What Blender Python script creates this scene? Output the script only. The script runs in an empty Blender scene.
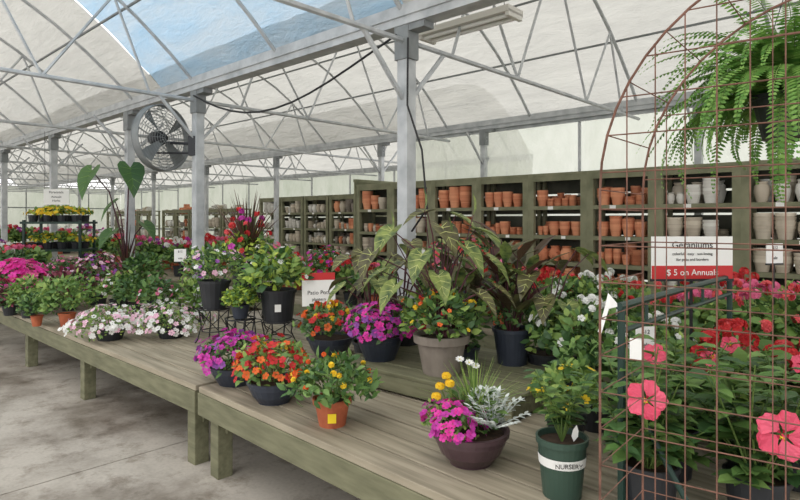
import bpy, math, random
from mathutils import Vector, Matrix, Quaternion
R=random.Random(7)
YAW=math.radians(-43)
A=Vector((math.cos(YAW),math.sin(YAW),0)); B=Vector((-math.sin(YAW),math.cos(YAW),0))
def W(a,b,z=0.0): return A*a+B*b+Vector((0,0,z))
Z=Vector((0,0,1))
def lin(c):
    o=[]
    for x in c:
        x=min(x,255)/255.0
        o.append(x/12.92 if x<=0.04045 else ((x+0.055)/1.055)**2.4)
    return (o[0],o[1],o[2],1)
MATS={}
def mat(name,c,c2=None,rough=.6,kind='island',scale=8,metal=0,trans=0,bump=0,spec=.4,stretch=None):
    if name in MATS: return MATS[name]
    m=bpy.data.materials.new(name); m.use_nodes=True; nt=m.node_tree; N=nt.nodes; L=nt.links
    p=N['Principled BSDF']; p.inputs['Roughness'].default_value=rough; p.inputs['Metallic'].default_value=metal
    p.inputs['Specular IOR Level'].default_value=spec
    if c2 is None: c2=tuple(x*.82 for x in c)
    mx=N.new('ShaderNodeMix'); mx.data_type='RGBA'; mx.inputs[6].default_value=lin(c); mx.inputs[7].default_value=lin(c2)
    if kind=='island':
        g=N.new('ShaderNodeNewGeometry'); L.new(g.outputs['Random Per Island'],mx.inputs[0])
    else:
        tc=N.new('ShaderNodeTexCoord'); mp=N.new('ShaderNodeMapping'); L.new(tc.outputs['Object'],mp.inputs[0])
        if stretch: mp.inputs['Scale'].default_value=stretch
        nz=N.new('ShaderNodeTexNoise'); nz.inputs['Scale'].default_value=scale; nz.inputs['Detail'].default_value=6
        L.new(mp.outputs[0],nz.inputs['Vector'])
        rp=N.new('ShaderNodeValToRGB'); rp.color_ramp.elements[0].position=.35; rp.color_ramp.elements[1].position=.68
        L.new(nz.outputs[0],rp.inputs[0]); L.new(rp.outputs[0],mx.inputs[0])
        if bump:
            b=N.new('ShaderNodeBump'); b.inputs['Strength'].default_value=bump; L.new(nz.outputs[0],b.inputs['Height']); L.new(b.outputs[0],p.inputs['Normal'])
    L.new(mx.outputs[2],p.inputs['Base Color'])
    if trans:
        t=N.new('ShaderNodeBsdfTranslucent'); L.new(mx.outputs[2],t.inputs[0]); ms=N.new('ShaderNodeMixShader'); ms.inputs[0].default_value=trans
        L.new(p.outputs[0],ms.inputs[1]); L.new(t.outputs[0],ms.inputs[2]); L.new(ms.outputs[0],N['Material Output'].inputs[0])
    MATS[name]=m; return m
def plastic(name,c,c2,transp,scale=1.2,stretch=(1,1,1),tr=.75,bump=.5):
    m=bpy.data.materials.new(name); m.use_nodes=True; nt=m.node_tree; N=nt.nodes; L=nt.links
    N.remove(N['Principled BSDF'])
    tc=N.new('ShaderNodeTexCoord'); mp=N.new('ShaderNodeMapping'); mp.inputs['Scale'].default_value=stretch; L.new(tc.outputs['Object'],mp.inputs[0])
    nz=N.new('ShaderNodeTexNoise'); nz.inputs['Scale'].default_value=scale; nz.inputs['Detail'].default_value=8; nz.inputs['Roughness'].default_value=.7; nz.inputs['Distortion'].default_value=.3; L.new(mp.outputs[0],nz.inputs['Vector'])
    rp=N.new('ShaderNodeValToRGB'); rp.color_ramp.elements[0].position=.3; rp.color_ramp.elements[1].position=.72; L.new(nz.outputs[0],rp.inputs[0])
    mx=N.new('ShaderNodeMix'); mx.data_type='RGBA'; mx.inputs[6].default_value=lin(c); mx.inputs[7].default_value=lin(c2); L.new(rp.outputs[0],mx.inputs[0])
    d=N.new('ShaderNodeBsdfDiffuse'); t=N.new('ShaderNodeBsdfTranslucent'); tp=N.new('ShaderNodeBsdfTransparent')
    bp=N.new('ShaderNodeBump'); bp.inputs['Strength'].default_value=bump; bp.inputs['Distance'].default_value=.2; L.new(nz.outputs[0],bp.inputs['Height'])
    L.new(bp.outputs[0],d.inputs['Normal']); L.new(bp.outputs[0],t.inputs['Normal'])
    for s in (d,t,tp): L.new(mx.outputs[2],s.inputs[0])
    a=N.new('ShaderNodeMixShader'); a.inputs[0].default_value=tr; L.new(d.outputs[0],a.inputs[1]); L.new(t.outputs[0],a.inputs[2])
    b=N.new('ShaderNodeMixShader'); b.inputs[0].default_value=transp; L.new(a.outputs[0],b.inputs[1]); L.new(tp.outputs[0],b.inputs[2])
    L.new(b.outputs[0],N['Material Output'].inputs[0]); return m

class MB:
    def __init__(s): s.v=[];s.f=[];s.m=[];s.mats=[];s.M=None
    def add(s,vs,fs,m):
        b=len(s.v)
        if s.M is not None: vs=[s.M@v for v in vs]
        s.v.extend([tuple(v) for v in vs])
        if m not in s.mats: s.mats.append(m)
        i=s.mats.index(m)
        for f in fs: s.f.append(tuple(b+k for k in f)); s.m.append(i)
    def box(s,c,d,m,R3=None):
        x,y,z=d[0]/2,d[1]/2,d[2]/2; c=Vector(c)
        vs=[Vector((i*x,j*y,k*z)) for i in(-1,1) for j in(-1,1) for k in(-1,1)]
        if R3: vs=[R3@v for v in vs]
        s.add([c+v for v in vs],[(0,1,3,2),(4,6,7,5),(0,4,5,1),(2,3,7,6),(0,2,6,4),(1,5,7,3)],m)
    def beam(s,p,q,w,h,m):
        p=Vector(p);q=Vector(q);d=(q-p);d.normalize()
        up=Z if abs(d.z)<.95 else Vector((0,1,0))
        sd=d.cross(up).normalized(); u=sd.cross(d)
        vs=[]
        for e in (p,q):
            for a_,b_ in((-1,-1),(1,-1),(1,1),(-1,1)): vs.append(e+sd*a_*w/2+u*b_*h/2)
        s.add(vs,[(3,2,1,0),(4,5,6,7),(0,1,5,4),(1,2,6,5),(2,3,7,6),(3,0,4,7)],m)
    def tube(s,pts,r,m,n=6,r2=None):
        pts=[Vector(p) for p in pts]; k=len(pts); vs=[];fs=[]
        up=None
        for i,p in enumerate(pts):
            d=(pts[min(i+1,k-1)]-pts[max(i-1,0)]).normalized()
            if up is None: up=Vector((1,0,0)) if abs(d.x)<.8 else Vector((0,1,0))
            sd=d.cross(up).normalized(); up=sd.cross(d).normalized()
            rr=r if r2 is None else r+(r2-r)*i/(k-1)
            for j in range(n):
                t=2*math.pi*j/n; vs.append(p+sd*math.cos(t)*rr+up*math.sin(t)*rr)
        for i in range(k-1):
            for j in range(n):
                fs.append((i*n+j,i*n+(j+1)%n,(i+1)*n+(j+1)%n,(i+1)*n+j))
        fs.append(tuple(range(n))); fs.append(tuple(range((k-1)*n,k*n))[::-1])
        s.add(vs,fs,m)
    def lathe(s,c,prof,m,n=20,cap=True):
        c=Vector(c);vs=[];fs=[]
        for r,z in prof:
            for j in range(n):
                t=2*math.pi*j/n; vs.append(c+Vector((math.cos(t)*r,math.sin(t)*r,z)))
        for i in range(len(prof)-1):
            for j in range(n): fs.append((i*n+j,i*n+(j+1)%n,(i+1)*n+(j+1)%n,(i+1)*n+j))
        if cap: fs.append(tuple(range(n))[::-1])
        s.add(vs,fs,m)
    def disc(s,c,r,m,n=20):
        c=Vector(c); s.add([c+Vector((math.cos(6.2832*j/n)*r,math.sin(6.2832*j/n)*r,0)) for j in range(n)],[tuple(range(n))],m)
    def pot(s,c,rt,rb,h,m,kind='rim',n=24):
        c=Vector(c)
        if kind=='rim': pr=[(rb,0),(rb+(rt*.93-rb)*.8,h*.8),(rt,h*.8),(rt*1.02,h),(rt*.9,h),(rt*.86,h*.88)]
        elif kind=='bowl': pr=[(rb,0),(rb*1.02,h*.06),(rt*.82,h*.35),(rt*.96,h*.7),(rt*.97,h*.84),(rt*1.05,h*.86),(rt*1.06,h),(rt*.95,h),(rt*.9,h*.88)]
        elif kind=='nur': pr=[(rb,0),(rt*.96,h*.9),(rt*1.03,h*.9),(rt*1.04,h),(rt*.96,h),(rt*.93,h*.9)]
        else: pr=[(rb,0),(rt,h),(rt*.92,h),(rt*.9,h*.9)]
        s.lathe(c,pr,m,n); s.disc(c+Vector((0,0,pr[-1][1])),pr[-1][0]*1.01,SOIL,n)
    def leaf(s,o,d,n,L,Wd,m,curl=.25,fold=.0):
        sd=d.cross(n)
        if sd.length<1e-4: sd=d.orthogonal()
        sd.normalize(); n=sd.cross(d)
        def P(t): return o+d*(L*t)-n*(curl*L*t*t)
        a=P(.32);b=P(.68); w1=sd*(Wd*.47);w2=sd*(Wd*.4)
        if fold:
            f=n*(Wd*fold)
            s.add([o,a-w1+f,a,a+w1+f,b-w2+f,b,b+w2+f,P(1)],[(0,2,1),(0,3,2),(1,2,5,4),(2,3,6,5),(4,5,7),(5,6,7)],m)
        else:
            s.add([o,a-w1,a+w1,b-w2,b+w2,P(1)],[(0,2,1),(1,2,4,3),(3,4,5)],m)
    def flower(s,c,n,r,m,cm=None,k=5,cup=.15):
        n=n.normalized();u=n.orthogonal().normalized();v=n.cross(u); ph=R.random()*6
        hw=math.pi/k*1.02
        def D(t,rr,h): return c+u*(math.cos(t)*rr*r)+v*(math.sin(t)*rr*r)+n*(h*r)
        for i in range(k):
            t=ph+2*math.pi*i/k
            s.add([D(t,.05,0),D(t-hw,.66,cup),D(t-hw*.5,1,cup*1.1),D(t+hw*.5,1,cup*1.3),D(t+hw,.66,cup)],[(0,1,2,3,4)],m)
        if cm: s.add([D(ph+i*1.5708,.2,cup*.9) for i in range(4)],[(0,1,2,3)],cm)
    def heart(s,o,d,n,L,Wd,m,vm,droop=.35):
        sd=d.cross(n).normalized(); n=sd.cross(d).normalized()
        def P(x,y,h=0): return o+d*(L*x)+sd*(Wd*y)+n*(L*(-droop*max(x,0)**2+.3*abs(y)-.25*y*y+h+.02*math.sin(x*14)*abs(y)*2))
        xs=[0,.18,.42,.7,.88,1.0]
        ol=[(-.22,.16),(-.2,.36),(0,.5),(.25,.48),(.5,.36),(.75,.19),(.92,.06)]
        for sg in(1,-1):
            vs=[P(x,0) for x in xs]+[P(x,y*sg) for x,y in ol]
            fs=[(0,6,7),(0,7,8,1),(1,8,9,2),(2,9,10,3),(3,10,11,4),(4,11,12,5)]
            s.add(vs,fs,m)
            for (x0,x1,y1) in((.02,-.12,.3),(.06,.1,.42),(.22,.38,.38),(.42,.62,.25),(.62,.8,.12)):
                w=.014
                s.add([P(x0-w,0,.006),P(x0+w,0,.006),P(x1+w*.4,y1*sg,.012),P(x1-w*.4,y1*sg,.012)],[(0,1,2,3)],vm)
        s.add([P(0,-.018,.009),P(0,.018,.009),P(.5,.012,.009),P(.5,-.012,.009),P(.95,0,.009)],[(0,1,2,3),(3,2,4)],vm)
def obj(name,mb,loc=(0,0,0),rz=0,sc=1,smooth=False,bevel=0):
    me=bpy.data.meshes.new(name); me.from_pydata(mb.v,[],mb.f); 
    for m in mb.mats: me.materials.append(m)
    me.polygons.foreach_set('material_index',mb.m)
    if smooth:
        me.polygons.foreach_set('use_smooth',[True]*len(mb.f))
        try: me.set_sharp_from_angle(angle=math.radians(38))
        except Exception: pass
    me.update()
    return inst(name,me,loc,rz,sc,bevel)
def inst(name,me,loc,rz=0,sc=1,bevel=0):
    o=bpy.data.objects.new(name,me); bpy.context.scene.collection.objects.link(o)
    o.location=loc;o.rotation_euler=(0,0,rz);o.scale=(sc,)*3 if not hasattr(sc,'__len__') else sc
    if bevel:
        b=o.modifiers.new('bev','BEVEL');b.width=bevel;b.segments=2;b.limit_method='ANGLE'
    return o

# ---------------- materials
SOIL=mat('soil',(78,60,46),(50,40,32),kind='noise',scale=40,rough=.95)
STEEL=mat('galvanised_steel',(194,197,198),(164,168,170),kind='noise',scale=6,metal=.05,rough=.5)
STEELD=mat('dark_steel',(142,146,146),(120,124,125),kind='noise',scale=6,metal=.1,rough=.6)
DECK=mat('deck_wood',(168,158,138),(130,122,104),rough=.8,kind='noise',scale=3,stretch=(.6,9,3),bump=.15)
OLIVE=mat('olive_painted_wood',(126,125,99),(100,100,77),rough=.75,kind='noise',scale=4,stretch=(1,6,6))
SHELFG=mat('shelf_green_wood',(134,134,108),(110,112,88),rough=.8,kind='noise',scale=4)
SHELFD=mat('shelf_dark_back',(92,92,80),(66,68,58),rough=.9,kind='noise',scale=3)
TERRA=mat('terracotta',(228,160,122),(200,124,90),rough=.8)
TERRAP=mat('terracotta_plain',(190,106,72),(164,86,58),rough=.75,kind='noise',scale=14)
CREAM=mat('cream_ceramic',(218,208,190),(180,168,150),rough=.5)
WHITEC=mat('white_ceramic',(230,229,222),(204,200,192),rough=.4)
BLACKP=mat('black_plastic',(50,52,56),(38,40,44),rough=.45,kind='noise',scale=5)
NAVYP=mat('navy_resin_pot',(58,64,76),(44,50,62),rough=.4,kind='noise',scale=6)
GREYP=mat('grey_planter',(146,136,126),(124,115,106),rough=.7,kind='noise',scale=9)
PURP=mat('plum_bowl',(92,72,76),(66,50,54),rough=.35,kind='noise',scale=5)
GREENP=mat('green_nursery_pot',(62,84,72),(50,72,62),rough=.45,kind='noise',scale=5)
WIRE=mat('black_wire',(34,34,36),rough=.5)
RUST=mat('rusty_wire',(128,92,78),(92,66,54),rough=.85,kind='noise',scale=30)
GFRAME=mat('green_frame_paint',(34,62,52),(24,46,40),rough=.45,kind='noise',scale=6)
PAPER=mat('sign_paper',(240,240,236),(234,234,230),rough=.6)
REDS=mat('sign_red',(200,52,52),(190,44,46),rough=.6)
INK=mat('ink',(50,50,50),rough=.8)
YTAG=mat('yellow_tag',(240,210,30),(236,200,20))
STEM=mat('stem_green',(108,132,66),(84,108,52)); STEMD=mat('stem_dark',(92,48,56),(64,36,44))
LG=mat('leaf_mid',(128,160,88),(76,114,58),trans=.25,rough=.5)
LD=mat('leaf_dark',(88,122,70),(52,84,48),trans=.2,rough=.45)
LL=mat('leaf_lime',(190,206,92),(146,174,64),trans=.25)
LY=mat('leaf_yellowgreen',(162,184,100),(110,144,70),trans=.25)
LC=mat('leaf_coleus',(136,64,80),(98,60,66),trans=.15)
LB=mat('leaf_bronze',(104,62,58),(70,62,46),trans=.2,rough=.4)
LS=mat('leaf_silver',(226,230,226),(196,204,200),rough=.8)
LF=mat('leaf_fern',(140,180,90),(84,134,58),trans=.35)
LE=mat('leaf_elephant_ear',(150,164,92),(62,86,54),trans=.25,rough=.4,kind='noise',scale=18)
LEB=mat('leaf_elephant_ear_bronze',(112,110,72),(66,62,50),trans=.2,rough=.4,kind='noise',scale=14)
VE=mat('vein_pale',(206,208,140),(180,188,116),trans=.2)
def fm(n,c,c2): return mat('petal_'+n,c,c2,trans=.3,rough=.6)
FM=fm('magenta',(218,76,186),(180,46,152)); FR=fm('red',(222,60,60),(186,38,46)); FO=fm('orange',(240,124,54),(228,94,46))
FY=fm('yellow',(250,222,62),(240,194,42)); FW=fm('white',(246,246,242),(230,230,228)); FP=fm('pink',(240,136,174),(226,100,144))
FPU=fm('purple',(166,96,184),(138,72,160)); FLP=fm('lightpink',(244,206,222),(234,182,206)); FH=fm('hibiscus',(246,108,136),(236,82,114)); FC=fm('coral',(238,108,110),(224,84,90))
FHP=fm('hotpink',(242,76,184),(228,50,158))
CY=mat('flower_eye',(240,220,120),(220,180,60)); CD=mat('hib_throat',(170,24,62),(150,20,50))

def rdir(zmin=-1):
    while True:
        v=Vector((R.gauss(0,1),R.gauss(0,1),R.gauss(0,1))).normalized()
        if v.z>=zmin: return v
def mound(mb,c,rx,rz,nl,ll,lw,lm,nf=0,fr=.03,fms=(),zmin=-.35,cm=None,shell=.5,core=True,k=5,ry=None,fshell=(.95,1.12)):
    c=Vector(c); ry=ry or rx; p1,p2,p3=R.random()*6,R.random()*6,R.random()*6
    def lm_(d): return 1+.12*math.sin(4*d.x+3*d.y+p1)+.09*math.sin(7*d.y-5*d.z+p2)+.05*math.sin(9*d.x+p3)
    if core:
        for i in range(10):
            d=rdir(0); mb.tube([c+Vector((0,0,-rz*.6)),c+Vector((d.x*rx*.4,d.y*ry*.4,d.z*rz*.2)),c+Vector((d.x*rx*.85,d.y*ry*.85,d.z*rz*.85))],.004,STEM,4)
    for i in range(nl):
        d=rdir(zmin); q=shell+(1-shell)*R.random()**.7
        p=c+Vector((d.x*rx,d.y*ry,d.z*rz))*q*lm_(d)
        dd=(d*.7+rdir(-.5)*.8+Vector((0,0,.15))).normalized()
        n=(d*.6+Z*.6+rdir()*.6).normalized(); s=.6+R.random()*.7
        mb.leaf(p,dd,n,ll*s,lw*s,R.choice(lm),curl=.2+R.random()*.3)
    for i in range(nf):
        d=rdir(zmin*.6); q=fshell[0]+(fshell[1]-fshell[0])*R.random()
        p=c+Vector((d.x*rx,d.y*ry,d.z*rz))*q*lm_(d)
        mb.flower(p,(d+Z*.35+rdir()*.45),fr*(.7+.5*R.random()),R.choice(fms),cm,k=k)
def umbels(mb,c,rx,rz,n,r,fms,h=.05,k=9,fr=.016):
    c=Vector(c)
    for i in range(n):
        d=rdir(.12); p=c+Vector((d.x*rx,d.y*rx,d.z*rz)); q=p+d*h*.5+Vector((0,0,h*(.6+.7*R.random()))); f=R.choice(fms); s=.7+.5*R.random()
        mb.tube([c+Vector((d.x*rx*.5,d.y*rx*.5,0)),p,q],.003,STEM,3)
        for j in range(k):
            e=rdir(-.3); mb.flower(q+e*r*.75*s,e,fr*1.1,f,None,k=5,cup=.1)
def spikes(mb,c,n,L,w,m,spread=.8,curl=.35,up=.9):
    for i in range(n):
        t=R.random()*6.283; e=R.random()*spread
        d=Vector((math.cos(t)*e,math.sin(t)*e,up)).normalized(); l=L*(.7+.4*R.random())
        o=Vector(c); sd=d.cross(Z).normalized() if d.cross(Z).length>.01 else Vector((1,0,0)); nn=sd.cross(d)
        if nn.z<0: nn=-nn
        vs=[];K=5
        for j in range(K+1):
            s=j/K; p=o+d*l*s+Vector((d.x,d.y,0))*curl*l*s*s*.6-Z*curl*l*s**2*e*.8
            ww=w*(1-s**2)*.5+.0006; vs+= [p-sd*ww,p+sd*ww]
        mb.add(vs,[(2*j,2*j+1,2*j+3,2*j+2) for j in range(K)],m)
def stemleaves(mb,base,tip,n,ll,lw,lms,r=.005,sm=None,curl=.3,fold=.08,t0=.25):
    base=Vector(base);tip=Vector(tip); mid=(base+tip)/2+Vector((R.uniform(-.02,.02),R.uniform(-.02,.02),.02))
    mb.tube([base,mid,tip],r,sm or STEM,5,r2=r*.5)
    for i in range(n):
        t=t0+(1-t0)*(i+.5)/n; p=base.lerp(mid,t*2) if t<.5 else mid.lerp(tip,t*2-1); an=i*2.4+R.random()
        d=Vector((math.cos(an),math.sin(an),.1+.6*t*R.random())).normalized(); s=.7+.5*R.random()
        mb.leaf(p,d,(Z+d*.2+rdir()*.25).normalized(),ll*s,lw*s,R.choice(lms),curl=curl,fold=fold)
def ear(mb,base,top,ld,L,Wd,lm=None,vm=None,r=.009,droop=.35,sm=None):
    base=Vector(base);top=Vector(top); h=Vector((top.x-base.x,top.y-base.y,0))
    m1=base+Vector((h.x*.15,h.y*.15,(top.z-base.z)*.4)); m2=base+Vector((h.x*.5,h.y*.5,(top.z-base.z)*.8))
    mb.tube([base,m1,m2,top],r,sm or STEMD,6,r2=r*.5)
    ld=Vector(ld).normalized(); n=(Z-ld*ld.z)
    n=n.normalized() if n.length>.2 else Vector((h.x,h.y,0)).normalized()
    mb.heart(top,ld,n,L,Wd,lm or LE,vm or VE,droop)

# ---------------- floor
fl=bpy.data.materials.new('concrete_floor'); fl.use_nodes=True; nt=fl.node_tree;N=nt.nodes;L=nt.links;p=N['Principled BSDF'];p.inputs['Roughness'].default_value=.6
tc=N.new('ShaderNodeTexCoord')
n1=N.new('ShaderNodeTexNoise');n1.inputs['Scale'].default_value=.8;n1.inputs['Detail'].default_value=9;n1.inputs['Roughness'].default_value=.68
n2=N.new('ShaderNodeTexNoise');n2.inputs['Scale'].default_value=45;n2.inputs['Detail'].default_value=4
n3=N.new('ShaderNodeTexNoise');n3.inputs['Scale'].default_value=4;n3.inputs['Detail'].default_value=8;n3.inputs['Roughness'].default_value=.75
for n_ in (n1,n2,n3): L.new(tc.outputs['Object'],n_.inputs[0])
r1=N.new('ShaderNodeValToRGB');e=r1.color_ramp.elements;e[0].position=.38;e[0].color=lin((136,127,116));e[1].position=.56;e[1].color=lin((194,187,176));L.new(n1.outputs[0],r1.inputs[0])
r3=N.new('ShaderNodeValToRGB');e=r3.color_ramp.elements;e[0].position=.3;e[0].color=lin((184,177,168));e[1].position=.5;e[1].color=(1,1,1,1);L.new(n3.outputs[0],r3.inputs[0])
m3=N.new('ShaderNodeMix');m3.data_type='RGBA';m3.blend_type='MULTIPLY';m3.inputs[0].default_value=1;L.new(r1.outputs[0],m3.inputs[6]);L.new(r3.outputs[0],m3.inputs[7])
mx=N.new('ShaderNodeMix');mx.data_type='RGBA';mx.blend_type='MULTIPLY';mx.inputs[0].default_value=.3;L.new(m3.outputs[2],mx.inputs[6]);L.new(n2.outputs[0],mx.inputs[7]);L.new(mx.outputs[2],p.inputs['Base Color'])
rr=N.new('ShaderNodeMapRange');rr.inputs['From Min'].default_value=.4;rr.inputs['From Max'].default_value=.56;rr.inputs['To Min'].default_value=.4;rr.inputs['To Max'].default_value=.75;L.new(n1.outputs[0],rr.inputs[0]);L.new(rr.outputs[0],p.inputs['Roughness'])
bp=N.new('ShaderNodeBump');bp.inputs['Strength'].default_value=.1;L.new(n2.outputs[0],bp.inputs['Height']);L.new(bp.outputs[0],p.inputs['Normal'])
JO=mat('joint_dark',(88,84,78),(76,72,68),kind='noise')
mb=MB()
asl=[-40,-30,-24,-19,-14.5,-10.6,-6.9,-4.0,-.6,3,7]
bsl=[-5,-1.7,.85,3.9,7.4,15]
for i in range(len(asl)-1):
    for j in range(len(bsl)-1):
        g=.006
        mb.box(((asl[i]+asl[i+1])/2,(bsl[j]+bsl[j+1])/2,-.05),(asl[i+1]-asl[i]-2*g,bsl[j+1]-bsl[j]-2*g,.1),fl)
mb.box((-16.5,5,-.12),(47,20,.06),JO)
obj('floor',mb,rz=YAW)

# ---------------- greenhouse frame and covering
EZ=3.4; RISE=1.55; HALF=2.725
def zr(b,g0):
    s=1-abs(b-(g0+HALF))/HALF; return EZ+RISE*(math.sin(max(s,0)*math.pi/2))**.95
AMIN,AMAX=-38,4.1
frames=[.3+1.9*k for k in range(2,-21,-1)]
ROOF=plastic('poly_roof',(205,204,197),(187,186,180),.22,3.2,(.35,1.6,1),bump=1.0)
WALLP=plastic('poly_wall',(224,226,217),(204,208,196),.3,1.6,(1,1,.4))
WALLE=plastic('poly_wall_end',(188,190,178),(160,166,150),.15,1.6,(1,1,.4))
TARP=plastic('blue_tarp_film',(164,196,220),(198,210,218),.3,2.2,(.4,1.4,1),bump=1.0)
def roofsheet(name,g0,a0,a1,b0,b1,m,n=14,na=12,wr=.03):
    mb=MB();vs=[];fs=[]
    for i in range(na+1):
        for j in range(n+1):
            a=a0+(a1-a0)*i/na;b=b0+(b1-b0)*j/n
            vs.append(Vector((a,b,zr(b,g0)+.05+R.uniform(0,wr))))
    for i in range(na):
        for j in range(n): k=i*(n+1)+j; fs.append((k,k+1,k+n+2,k+n+1))
    mb.add(vs,fs,m); obj(name,mb,rz=YAW,smooth=True)
TA=-8.3
roofsheet('ceiling',-1.6,AMIN,TA,-1.6,3.85,ROOF,na=80,wr=.05)
roofsheet('ceiling',-1.6,TA,-7.32,-1.6,1.1,ROOF,na=6,wr=.05)
roofsheet('blue_roof_tarp',-1.6,TA,-3.5,1.1,3.85,TARP,na=24,wr=.06)
roofsheet('ceiling',-1.6,-3.5,AMAX,1.1,3.85,ROOF)
roofsheet('ceiling',3.85,AMIN,AMAX,3.85,9.3,ROOF,na=120,n=18,wr=.065)
roofsheet('ceiling',9.3,AMIN,-8.6,9.3,14.75,ROOF,na=50)
mb=MB()
for g in (-1.6,3.85,9.3):
    for fi,a in enumerate(frames):
        if g==9.3 and a>-9: continue
        K=14; pts=[(a,g+2*HALF*i/K,zr(g+2*HALF*i/K,g)-.01) for i in range(K+1)]
        mb.tube(pts,.024,STEEL,6)
        if fi%2==1 and a>-30: continue
        mb.tube([(a,g,EZ-.2),(a,g+2*HALF,EZ-.2)],.026,STEEL,6)
        def top(t): b=g+2*HALF*t; return (a,b,zr(b,g)-.02)
        def bot(t): return (a,g+2*HALF*t,EZ-.2)
        for q1,q2 in((bot(.12),top(.2)),(top(.2),bot(.34)),(bot(.34),top(.5)),(top(.5),bot(.66)),(bot(.66),top(.8)),(top(.8),bot(.88))):
            mb.tube([q1,q2],.017,STEEL,5)
    a1=AMAX if g<9 else -8.6
    for t in(.17,.34,.5,.66,.83):
        b=g+2*HALF*t; mb.tube([(AMIN,b,zr(b,g)),(a1,b,zr(b,g))],.018,STEELD if t!=.5 else STEEL,5)
obj('greenhouse_roof_frame',mb,rz=YAW,smooth=True)
mb=MB()
for g,a1 in((-1.6,AMAX),(3.85,AMAX),(9.3,AMAX),(14.75,-8.6)):
    mb.box(((AMIN+a1)/2,g,EZ-.02),(a1-AMIN,.16,.1),STEEL); mb.box(((AMIN+a1)/2,g-.09,EZ+.05),(a1-AMIN,.02,.1),STEEL); mb.box(((AMIN+a1)/2,g+.09,EZ+.05),(a1-AMIN,.02,.1),STEEL)
obj('roof_gutter_beams',mb,rz=YAW)
def post(a,b,w=.13,h=EZ-.07):
    m=MB(); m.box((0,0,h/2),(w,w,h),STEEL); m.box((0,0,.006),(w*2,w*2,.012),STEELD)
    m.box((0,0,h-.15),(w*1.4,w*1.2,.3),STEELD); m.box((w*1.2,0,h-.03),(w*2,w*1.1,.06),STEELD)
    m.box((-w*.5-.004,0,h*.5),(.008,w*.35,h-.4),STEELD)
    m.beam((0,0,h-.7),(0,.55,h-.12),.035,.035,STEEL); m.beam((0,0,h-.7),(0,-.55,h-.12),.035,.035,STEEL)
    for k in range(3): m.tube([(w/2,0,h-.08-.07*k),(w/2+.02,0,h-.08-.07*k)],.012,STEEL,6)
    obj('steel_post',m,W(a,b),YAW,bevel=.006)
for a in(-3.51,-7.3,-9.52,-13.3,-17.1,-20.9,-24.7,-28.5,-32.3): post(a,3.85,.12)
for a in(-13.3,-17.1,-24.7,-32.3): post(a,-1.6)
for a in(-2.6,-6.4): post(a,9.22,.1)
for a in(-9.25,-13.3,-17.1,-20.9,-24.7,-28.5): post(a,9.3,.1)
def wall(name,p,q,z0,z1,m,wob=0):
    mb=MB(); P0=Vector(p);P1=Vector(q);K=60;J=8
    vs=[];fs=[]
    for i in range(K+1):
        c=P0.lerp(P1,i/K)
        for j in range(J+1): vs.append(Vector((c.x+R.uniform(0,wob)*(P0.x==P1.x),c.y+R.uniform(0,wob)*(P0.y==P1.y),z0+(z1-z0)*j/J)))
    for i in range(K):
        for j in range(J): k=i*(J+1)+j; fs.append((k,k+J+1,k+J+2,k+1))
    mb.add(vs,fs,m)
    obj(name,mb,rz=YAW,smooth=True)
wall('wall_back',(-8.6,9.36,0),(AMAX,9.36,0),0,EZ,WALLP,.03)
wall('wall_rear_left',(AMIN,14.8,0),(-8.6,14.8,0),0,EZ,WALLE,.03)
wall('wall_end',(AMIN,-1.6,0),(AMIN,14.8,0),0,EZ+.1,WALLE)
mb=MB(); 
for i in range(12): mb.box((-9.05,8.3+i*.2+.1,1.2),(.05,.19,2.4),SHELFG)
mb.box((-9.05,9.5,2.43),(.08,2.4,.06),SHELFG)
obj('wall_partition',mb,rz=YAW)
mb=MB()
for x in(-8.5,-4.5,-.7,2.6): mb.box((x,9.31,2.6),(.04,.04,1.5),STEEL)
mb.box((-2.2,9.3,3.3),(12.6,.04,.05),STEEL)
obj('trim_1',mb,rz=YAW)
mb=MB()
for i in range(15): mb.box((AMIN+.05,-1.4+i*1.1,1.7),(.05,.05,3.4),STEELD)
mb.box((AMIN+.06,6.5,1.0),(.05,16,.08),STEELD); mb.box((AMIN+.06,6.5,2.3),(.05,16,.06),STEELD)
for i in range(13): mb.box((AMIN+1+i*2.3,14.72,1.7),(.05,.05,3.4),STEEL)
mb.box((-23.5,14.7,1.1),(29,.05,.1),STEELD)
obj('trim_2',mb,rz=YAW)

# ---------------- tables
def table(name,a0,a1,b0,b1,z,rot=0,legs=None,bw=.138):
    mb=MB(); la=a1-a0; lb=b1-b0
    nb=int(lb/(bw+.012)); st=lb/nb
    for i in range(nb):
        y=st*(i+.5); mb.box((la/2+R.uniform(-.004,.004),y,z-.018+R.uniform(-.002,.002)),(la,st-.012,.036),DECK)
    mb.box((la/2,.02,z-.036-.07),(la,.04,.14),OLIVE); mb.box((la/2,lb-.02,z-.036-.07),(la,.04,.14),OLIVE)
    mb.box((.02,lb/2,z-.036-.07),(.04,lb-.08,.14),OLIVE); mb.box((la-.02,lb/2,z-.036-.07),(.04,lb-.08,.14),OLIVE)
    k=int(la/1.2)+1
    for i in range(1,k): mb.box((la*i/k,lb/2,z-.036-.06),(.04,lb-.08,.12),OLIVE)
    for x in (legs or [.12,la-.12]):
        for y in(.1,lb-.1): mb.box((x,y,(z-.036)/2),(.1,.1,z-.036),OLIVE); 
        mb.box((x+.055,lb/2,.32),(.035,lb-.2,.09),OLIVE)
    return obj(name,mb,W(a0,b0),YAW+rot,bevel=.004)
table('wooden_display_table',-9.2,-3.46,1.8,3.45,.55,legs=[.15,1.9,3.6,5.6])
table('wooden_display_table',-3.42,1.6,1.8,3.5,.55,rot=math.radians(-2.2),legs=[.12,1.9,4.9])
table('wooden_display_table',-7.5,-1.9,4.35,5.9,.6)
table('wooden_display_table',-1.8,3.2,4.1,5.9,.6)
table('wooden_display_table',-15.5,-10.2,1.8,3.3,.55)
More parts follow.
